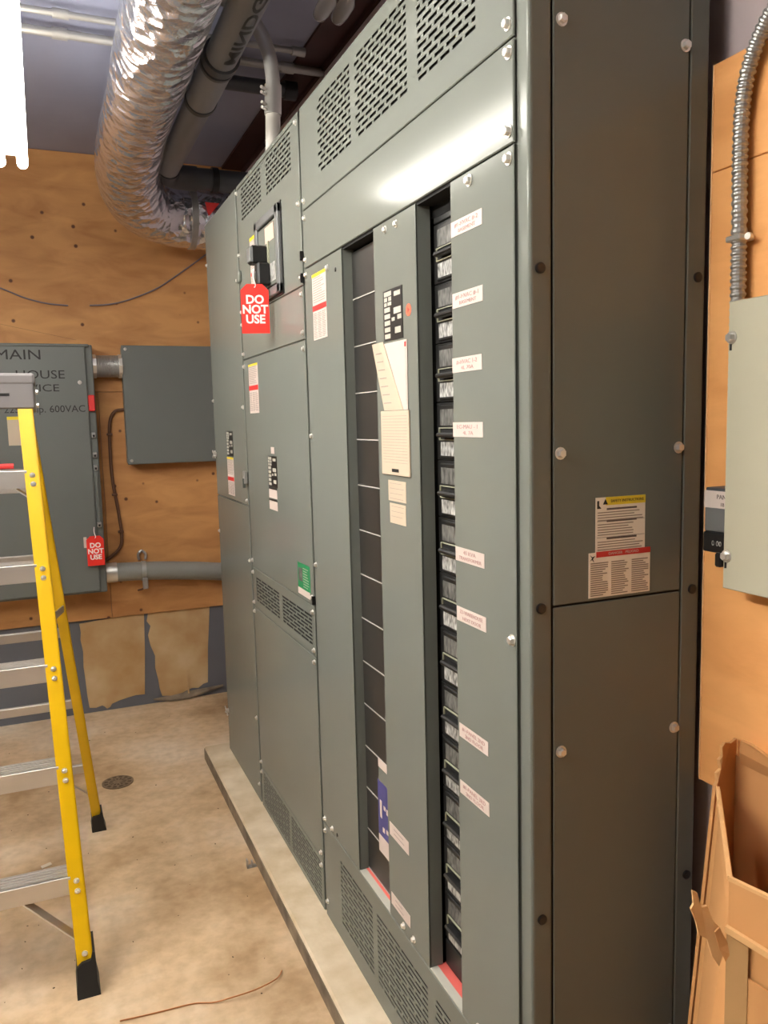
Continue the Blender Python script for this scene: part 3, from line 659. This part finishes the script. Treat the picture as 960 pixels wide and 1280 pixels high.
MB().tube([(PX+.22, 3.985, PZ), (PX+.25, 3.985, PZ)], PR+.008, 28).build('joint_ring', 'black', pp, smooth=True)
for y0, y1, e in ((2.66, 2.70, .009), (2.72, 2.735, .007), (3.02, 3.045, .008)): MB().tube([(PX, y0, PZ), (PX, y1, PZ)], PR+e, 28).build('joint_ring', 'coupling', pp, smooth=True)
MB().tube([(PX, 2.735, PZ), (PX, 3.02, PZ)], PR+.004, 28).build('coupling_sleeve', 'pipe_grey', pp, smooth=True)
o = text('stamped_letters', 'MINDGE', 'coupling', pp, 'S', 0, 0, 0, .05, .5, bold=.001)
bm_ = bmesh.new(); bm_.from_mesh(o.data); bmesh.ops.triangulate(bm_, faces=bm_.faces); bmesh.ops.subdivide_edges(bm_, edges=bm_.edges, cuts=3, use_grid_fill=True); bm_.to_mesh(o.data); bm_.free()
for v in o.data.vertices:   # wrap the flat lettering round the pipe, reading along its length
    p = v.co+wloc(pp); a = -1.42+p.z/PR; rr_ = PR+.0012
    v.co = Vector((PX+rr_*math.cos(a), 2.36-p.x, PZ+rr_*math.sin(a)))-wloc(pp)
for y, r, x0, lab in ((2.985, .011, -2.2, 'thin metal conduit under the ceiling, nearer the camera'), (3.13, .015, -2.2, 'metal conduit under the ceiling that reaches the wall above the switchboard')):
    t = thing('ceiling_conduit', lab, 'pipe', (0, y, 2.89), 'ceiling conduits'); x1 = .95 if r < .013 else 1.10
    MB().tube([(x0, y, 2.888), (x1, y, 2.888)], r, 14).build('pipe', 'emt', t, smooth=True)
    for xx in (.12, .93): MB().tube([(xx, y, 2.888), (xx+.05, y, 2.888)], r+.005, 14).build('coupling', 'emt', t, smooth=True)
    if r < .013: bx('strap', 'steel', t, .5, .52, y-.02, y+.02, 2.872, 2.919, .002)
t = thing('dark_pipe', 'short dark pipe stub under the ceiling behind the upright conduit', 'pipe', (.9, 3.25, 2.85))
MB().tube([(.62, 3.27, 2.862), (1.0, 3.27, 2.862)], .028, 16).build('pipe', 'coupling', t, smooth=True); MB().tube([(.98, 3.27, 2.862), (1.03, 3.27, 2.862)], .036, 16).build('end_cap', 'black', t, smooth=True)
t = thing('riser_conduit', 'pale upright conduit rising from the middle switchboard section', 'pipe', (.74, 2.62, 2.38))
MB().tube([(.735, 2.6, 2.378), (.742, 2.6, 2.53)], .0235, 16).build('white_sleeve', 'emt_white', t, smooth=True)
MB().tube(smooth_path([(.742, 2.6, 2.52), (.745, 2.6, 2.6), (.738, 2.6, 2.68), (.712, 2.6, 2.75), (.665, 2.6, 2.805), (.58, 2.6, 2.84), (.45, 2.6, 2.872)]), .0225, 16).build('pipe', 'emt', t, smooth=True)
MB().tube([(.741, 2.6, 2.51), (.745, 2.6, 2.60)], .027, 16).build('coupling', 'emt', t, smooth=True)
for z in (2.52, 2.535, 2.565, 2.58): MB().tube([(.715, 2.585, z), (.698, 2.57, z)], .005, 8).build('set_screw', 'zinc', t)
t = thing('twin_lamp', 'pair of clear unlit lamp heads under the ceiling above the switchboard', 'lamp', (.92, 2.5, 2.84))
bx('base', 'coupling', t, .885, .975, 2.44, 2.50, 2.86, 2.918, .006)
for dx in (-.026, .034): MB().tube([(.93+dx, 2.46, 2.835), (.928+dx, 2.485, 2.83), (.926+dx, 2.54, 2.825), (.925+dx, 2.575, 2.822), (.925+dx, 2.585, 2.821)], [.012, .025, .026, .022, .012], 18).build('lamp_head', 'lens', t, smooth=True)

# ------------------------------------------------------------------ step ladder
ld = thing('step_ladder', 'yellow fibreglass step ladder with aluminium steps', 'ladder', (-.25, 2.7, 0))
LX = -.27                                   # centre line of the ladder
def front(z, s):  # outer edge of a front rail at height z
    return Vector((LX+s*(.305-.036*z), 2.20+.287*z, z))
def rear(z, s): return Vector((LX+s*(.385-.088*z), 3.20-.262*z, z))
def rail_mesh(fn, s, z0, z1, wd, dp, sg):
    """C-channel rail: a flange to the camera, a web on the outside, a flange behind"""
    a, b_ = fn(z0, s), fn(z1, s); b = MB(); t = .004
    for (u0, u1, v0, v1) in ((-wd, 0, 0, t), (-t, 0, 0, dp), (-wd, 0, dp-t, dp)):
        q = [(u0, v0), (u1, v0), (u1, v1), (u0, v1)]
        P = [(a.x+s*u, a.y+sg*v, a.z) for u, v in q]
        dd = b_-a; b.prism(P, dd)
    return b
for s in (1, -1):
    fr_ = rail_mesh(front, s, .07, 1.66, .042, .075, 1).build('front_rail', 'ladder_yellow', ld)
    rr_ = rail_mesh(rear, s, .055, 1.60, .034, .05, -1).build('rear_rail', 'ladder_yellow', ld)
    # feet
    for fn, wd, sg, dp in ((front, .05, 1, .09), (rear, .042, -1, .062)):
        a, c_ = fn(0, s), fn(.1, s); b = MB()
        y0, y1 = (a.y-.006*sg, a.y+dp*sg); y0, y1 = min(y0, y1), max(y0, y1)
        kz = .8 if sg > 0 else .62; yf = y0-.004; e_ = c_-a
        b.prism([(a.x+s*.010, yf, 0), (a.x-s*wd, yf, 0), (a.x-s*wd, yf, .016), (a.x-s*(wd-.004), yf, .05*kz), (a.x-s*(wd-.006), yf, .095*kz), (a.x-s*.03, yf, .108*kz), (a.x-s*.006, yf, .112*kz), (a.x, yf, .135*kz), (a.x+s*.006, yf, .135*kz), (a.x+s*.006, yf, .03)], (0, y1-yf, 0))
        for v in b.bm.verts: v.co += V((e_.x, e_.y, 0))*(v.co.z/.1)
        b.build('foot', 'rubber', ld) 
    for z in (.085,):
        p = front(z+.02, s); place('rivet', BOLT[.006], ld, (p.x-s*.02, p.y-.0005, p.z), 'S')
SZ = [.282, .570, .845, 1.125, 1.395]
for k, z in enumerate(SZ):
    a, c_ = front(z, 1), front(z, -1); b = MB(); x0, x1 = c_.x+.036, a.x-.036; y = a.y+.006
    b.box(x0, x1, y, y+.072, z+.018, z+.022); b.box(x0, x1, y-.002, y+.004, z-.03, z+.022, .001); b.box(x0, x1, y+.068, y+.072, z-.03, z+.022)
    for r in range(5): b.box(x0, x1, y+.004+r*.014, y+.012+r*.014, z+.0215, z+.0245)
    stp = b.build('step', 'aluminium', ld)
    for s in (1, -1):
        for dz in (.008, -.018): p = front(z+dz, s); place('rivet', BOLT[.006], ld, (p.x-s*.021, p.y-.0005, p.z), 'S')
    if k in (0, 4):
        for s in (1, -1):
            p = front(z-.17 if k == 0 else z-.075, s); q = front(z-.03, s)
            MB().bar((q.x-s*(.16 if k == 0 else .075), q.y+.03, z-.028), (p.x-s*.012, p.y+.03, p.z), .004, .03, side=(0, 0, 1)).build('brace', 'aluminium', ld)
for z in (.265, .544, .828, 1.105, 1.351):
    a, c_ = rear(z, 1), rear(z, -1); MB().box(c_.x+.01, a.x-.01, a.y-.012, a.y+.006, z-.016, z+.016, .002).build('rear_bar', 'aluminium', ld)
for s in (1, -1):
    a = rear(.13, s); c_ = rear(.25, s); MB().bar((a.x-s*.012, a.y-.01, .13), (c_.x-s*.13, c_.y-.01, .25), .004, .02, side=(0, 0, 1)).build('brace', 'aluminium', ld)
    f0, r0 = front(.98, s), rear(.98, s); MB().bar((f0.x-s*.006, f0.y+.07, .98), (r0.x-s*.004, r0.y-.045, .93), .004, .022, side=(1, 0, 0)).build('spreader', 'steel', ld)
zt = 1.62; a, c_ = front(zt, 1), front(zt, -1)
b = MB().box(c_.x-.012, a.x+.012, a.y-.012, a.y+.30, zt+.05, zt+.085, .008, 2).box(c_.x-.008, a.x+.008, a.y-.010, a.y+.006, zt-.02, zt+.07, .004).box(c_.x-.008, a.x+.008, a.y+.28, a.y+.296, zt-.01, zt+.07, .004)
cap = b.build('top_cap', 'cap_grey', ld)
bx('cap_slot', 'black', cap, a.x-.09, a.x-.06, a.y-.011, a.y-.0095, zt+.018, zt+.026)
for s in (1, -1):
    p = front(zt, s); bx('cap_bracket', 'steel', ld, p.x-.004 if s > 0 else p.x-.012, p.x+.012 if s > 0 else p.x+.004, p.y+.02, p.y+.10, zt-.03, zt+.05, .002)
    for dz, dy in ((-.01, .04), (.03, .04), (-.01, .08)): b_ = MB().tube([(p.x+s*.011, p.y+dy, zt+dz), (p.x+s*.018, p.y+dy, zt+dz)], .007, 10).build('rivet', 'zinc', ld)
tag(MB().tube([(-.40, 2.655, 1.430), (-.086, 2.64, 1.430)], .0085, 10).build('red_rod', 'red_print', smooth=True), 'red rod lying on the top step of the ladder', 'tool')

# ------------------------------------------------------------------ wall behind the switchboard: cover box, flexible conduit, enclosed breaker
t = thing('panel_box', 'beige-grey metal box cover with slotted screws beside the flexible conduit', 'electrical box', (1.03, .83, 1.255))
bx('box', 'box_beige', t, 1.0074, 1.055, .681, .9705, 1.258, 1.7053, .002); bx('cover', 'box_beige', t, 1.0016, 1.0074, .677, .9743, 1.2551, 1.7102, .0015)
for z in (1.6547, 1.3086):
    q = bolt(t, (1.0016, .967, z), 'F', .0075); bx('keyhole_slot', 'black', t, 1.0010, 1.0020, .9665, .9705, z-.020, z-.006)
t = thing('flexible_conduit', 'ribbed flexible metal conduit on the plywood above the enclosed breaker', 'pipe', (1.0366, .99, 1.415))
pth = smooth_path([(1.0366, .76, 2.196), (1.0366, .875, 2.167), (1.0366, .9384, 2.128), (1.0366, .9753, 2.075), (1.0366, .9899, 2.0165), (1.0366, .9928, 1.9387), (1.0366, .9909, 1.8123), (1.0366, .9899, 1.5983), (1.0366, .9899, 1.4155)], 80)
ev = [pth[0]]; 
for p in pth:
    if (p-ev[-1]).length >= .0022: ev.append(p)
MB().tube(ev, [.0124 if i % 4 < 2 else .0104 for i in range(len(ev))], 14).build('ribbed_sheath', 'steel', t)
bx('clamp', 'zinc', t, 1.022, 1.055, .976, 1.006, 1.807, 1.816, .002); MB().tube([(1.04, .972, 1.8115), (1.033, .971, 1.8115)], .0055, 12).build('clamp_screw', 'zinc', t)
t = thing('enclosed_breaker', 'small dark enclosed breaker with a white label under the flexible conduit', 'electrical box', (1.03, 1.0, 1.287))
bx('body', 'coupling', t, 1.0133, 1.055, .9763, 1.0269, 1.3407, 1.4155, .002); bx('lower_body', 'black', t, 1.0094, 1.055, .9763, 1.0269, 1.3086, 1.3416, .002)
bx('face', 'bezel', t, 1.0113, 1.0143, .9783, 1.0249, 1.3436, 1.3825, .001); bx('toggle', 'black', t, 1.0016, 1.016, .980, .994, 1.2872, 1.3105, .003)
q = plate('name_label', 'white', t, 'F', 1.0125, 1.0272, .9763, 1.3825, 1.4107); text('print', 'PAN', 'ink', q, 'F', 1.0113, .990, 1.401, .0105); text('print', '1B', 'ink', q, 'F', 1.0113, .988, 1.3885, .0085)
text('print', '0 00', 'label_light', t, 'F', 1.009, .996, 1.324, .012)

# ------------------------------------------------------------------ cardboard carton
ct = thing('carton', 'open battered cardboard carton with torn flaps beside the switchboard', 'box', (.95, .72, 0))
V = Vector
def sheet(name, pts, th=.005, m='cardboard'):
    P = [V(p) for p in pts]; n_ = V((0, 0, 0))
    for i in range(len(P)): n_ += (P[i]-P[0]).cross(P[(i+1) % len(P)]-P[0])
    return MB().prism(P, n_.normalized()*th).build(name, m, ct)
A, Bk = V((.815, .768, .911)), V((.984, .957, .923)); A0, B0 = V((.818, .768, 0)), V((.886, .957, 0))
C1, C0 = V((.945, .39, .885)), V((.945, .39, 0)); K1, K0 = V((1.045, .978, .99)), V((1.045, .978, 0))
sheet('left_panel', [A0, B0, Bk, A])
sheet('torn_corner', [V((.886, .962, 0)), V((.984, .962, .91)), V((.986, .964, .925)), V((.990, .962, .932)), V((.991, .966, .945)), V((.997, .963, .952)), V((.997, .967, .966)), V((1.003, .966, .972)), V((1.004, .968, .987)), V((1.012, .97, .992)), V((1.03, .975, .986)), V((1.047, .979, .99)), V((1.047, .979, 0))])
sheet('back_panel', [V((1.045, .982, .004)), V((1.045, .982, .962)), V((1.045, .40, .938)), V((1.045, .40, .004))])
sheet('back_flap', [V((1.043, .966, .952)), V((1.034, .962, .975)), V((1.030, .955, .998)), V((1.026, .93, 1.0)), V((1.027, .90, .992)), V((1.026, .86, .994)), V((1.03, .40, .965)), V((1.043, .40, .94))])
sheet('end_panel', [C0, C1, V((1.045, .41, .88)), V((1.045, .41, 0))])
sheet('front_panel', [A, C1, C0, A0])
sheet('bottom', [A0+V((.006, 0, .004)), B0+V((.006, -.006, .004)), V((1.038, .96, .004)), V((1.038, .43, .004)), C0+V((.005, .01, .004))], .004)
dF = (C1-A).normalized(); nx = V((dF.y, -dF.x, 0)).normalized()
if nx.x > 0: nx = -nx
def onf(s_, z, d=.004): return V((A.lerp(C1, s_).x, A.lerp(C1, s_).y, z))+nx*d
sheet('folded_flap', [onf(.002, .911), onf(1, .885), onf(1, .78), onf(.10, .835), onf(.03, .843), onf(.004, .845)], .004)
MB().bar(onf(.0, .845, .008), onf(1, .778, .008), .006, .009).build('flap_edge', 'cardboard_edge', ct)
sheet('packing_tape', [onf(.0, .835, .0055), onf(.075, .83, .0055), onf(.075, .10, .0055), onf(.0, .10, .0055)], .001, 'tape')
sheet('lower_flap', [onf(.01, .79, .0045), onf(1, .72, .0045), onf(1, .05, .0045), onf(.01, .05, .0045)], .002)
MB().bar(A+V((-.001, 0, .002)), C1+V((-.001, 0, .002)), .006, .006).build('panel_edge', 'cardboard_edge', ct)
MB().bar(A+V((0, 0, .002)), Bk+V((0, 0, .002)), .006, .006).build('panel_edge', 'cardboard_edge', ct)
tg = [(.815, .772, .818), (.806, .776, .842), (.797, .78, .852), (.79, .784, .873), (.782, .786, .872), (.776, .788, .893), (.768, .789, .898), (.771, .789, .878), (.766, .789, .872), (.774, .787, .852), (.778, .786, .834), (.79, .783, .826), (.797, .78, .80), (.806, .776, .785)]
sheet('torn_tongue', tg, .004, 'cardboard_edge')
sheet('torn_tongue', [(.812, .766, .79), (.80, .768, .815), (.793, .77, .84), (.799, .768, .846), (.811, .764, .822), (.822, .755, .80)], .003, 'cardboard')

# ------------------------------------------------------------------ floor bits
t = thing('floor_drain', 'round slotted floor drain grate beyond the ladder foot', 'drain', (.2, 3.55, 0))
MB().tube([(.2, 3.55, .0005), (.2, 3.55, .004)], .066, 32).build('rim', 'drain', t)
b = MB()
for k in range(12):
    for r0, r1 in ((.02, .036), (.042, .058)):
        a = k*math.pi/6+(.2 if r0 > .03 else 0); b.poly([(.2+math.cos(a+s*.16)*r, 3.55+math.sin(a+s*.16)*r, .0044) for r, s in ((r0, -1), (r1, -1), (r1, 1), (r0, 1))])
b.build('slots', 'debris', t)
tag(MB().tube(smooth_path([(.083, 2.06, .004), (.17, 2.052, .003), (.266, 2.045, .003), (.32, 2.025, .004), (.36, 2.015, .010), (.43, 2.01, .016), (.494, 2.035, .010), (.52, 2.07, .004)]), .0018, 6).build('copper_wire', 'copper', smooth=True), 'thin bare copper wire lying on the floor by the pad', 'wire')
t = thing('metal_clip', 'small bent metal clip on the floor against the pad', 'clip', (.573, 2.64, 0))
MB().box(.555, .588, 2.632, 2.65, 0, .004).box(.555, .559, 2.632, 2.65, 0, .03).box(.572, .576, 2.632, 2.65, 0, .022).build('strip', 'steel', t)
for (x, y, rz, L_, lab) in ((-.09, 2.955, .4, .035, 'pale paper chip under the ladder, farther from the camera'), (-.07, 2.879, 1.1, .032, 'pale paper chip under the ladder, nearer the camera')):
    M = Matrix.Translation((x, y, .004)) @ Matrix.Rotation(rz, 4, 'Z') @ Matrix.Rotation(.2, 4, 'X')
    tag(MB().box(-L_/2, L_/2, -.007, .007, -.001, .001, M=M).build('paper_chip', 'chip'), lab, 'scrap', 'paper chips on the floor')
b = MB()
for k in range(60):
    x, y = random.uniform(-.3, .57), random.uniform(1.7, 4.4); s = random.uniform(.0012, .0032)
    M = Matrix.Translation((x, y, s*.35)) @ Matrix.Rotation(random.uniform(0, 6), 4, 'Z')
    b.box(-s, s, -s*.5, s*.5, -s*.3, s*.3, M=M)
tag(b.build('floor_debris', 'debris'), 'scattered dark crumbs of dirt on the concrete floor', 'debris', kind='stuff')
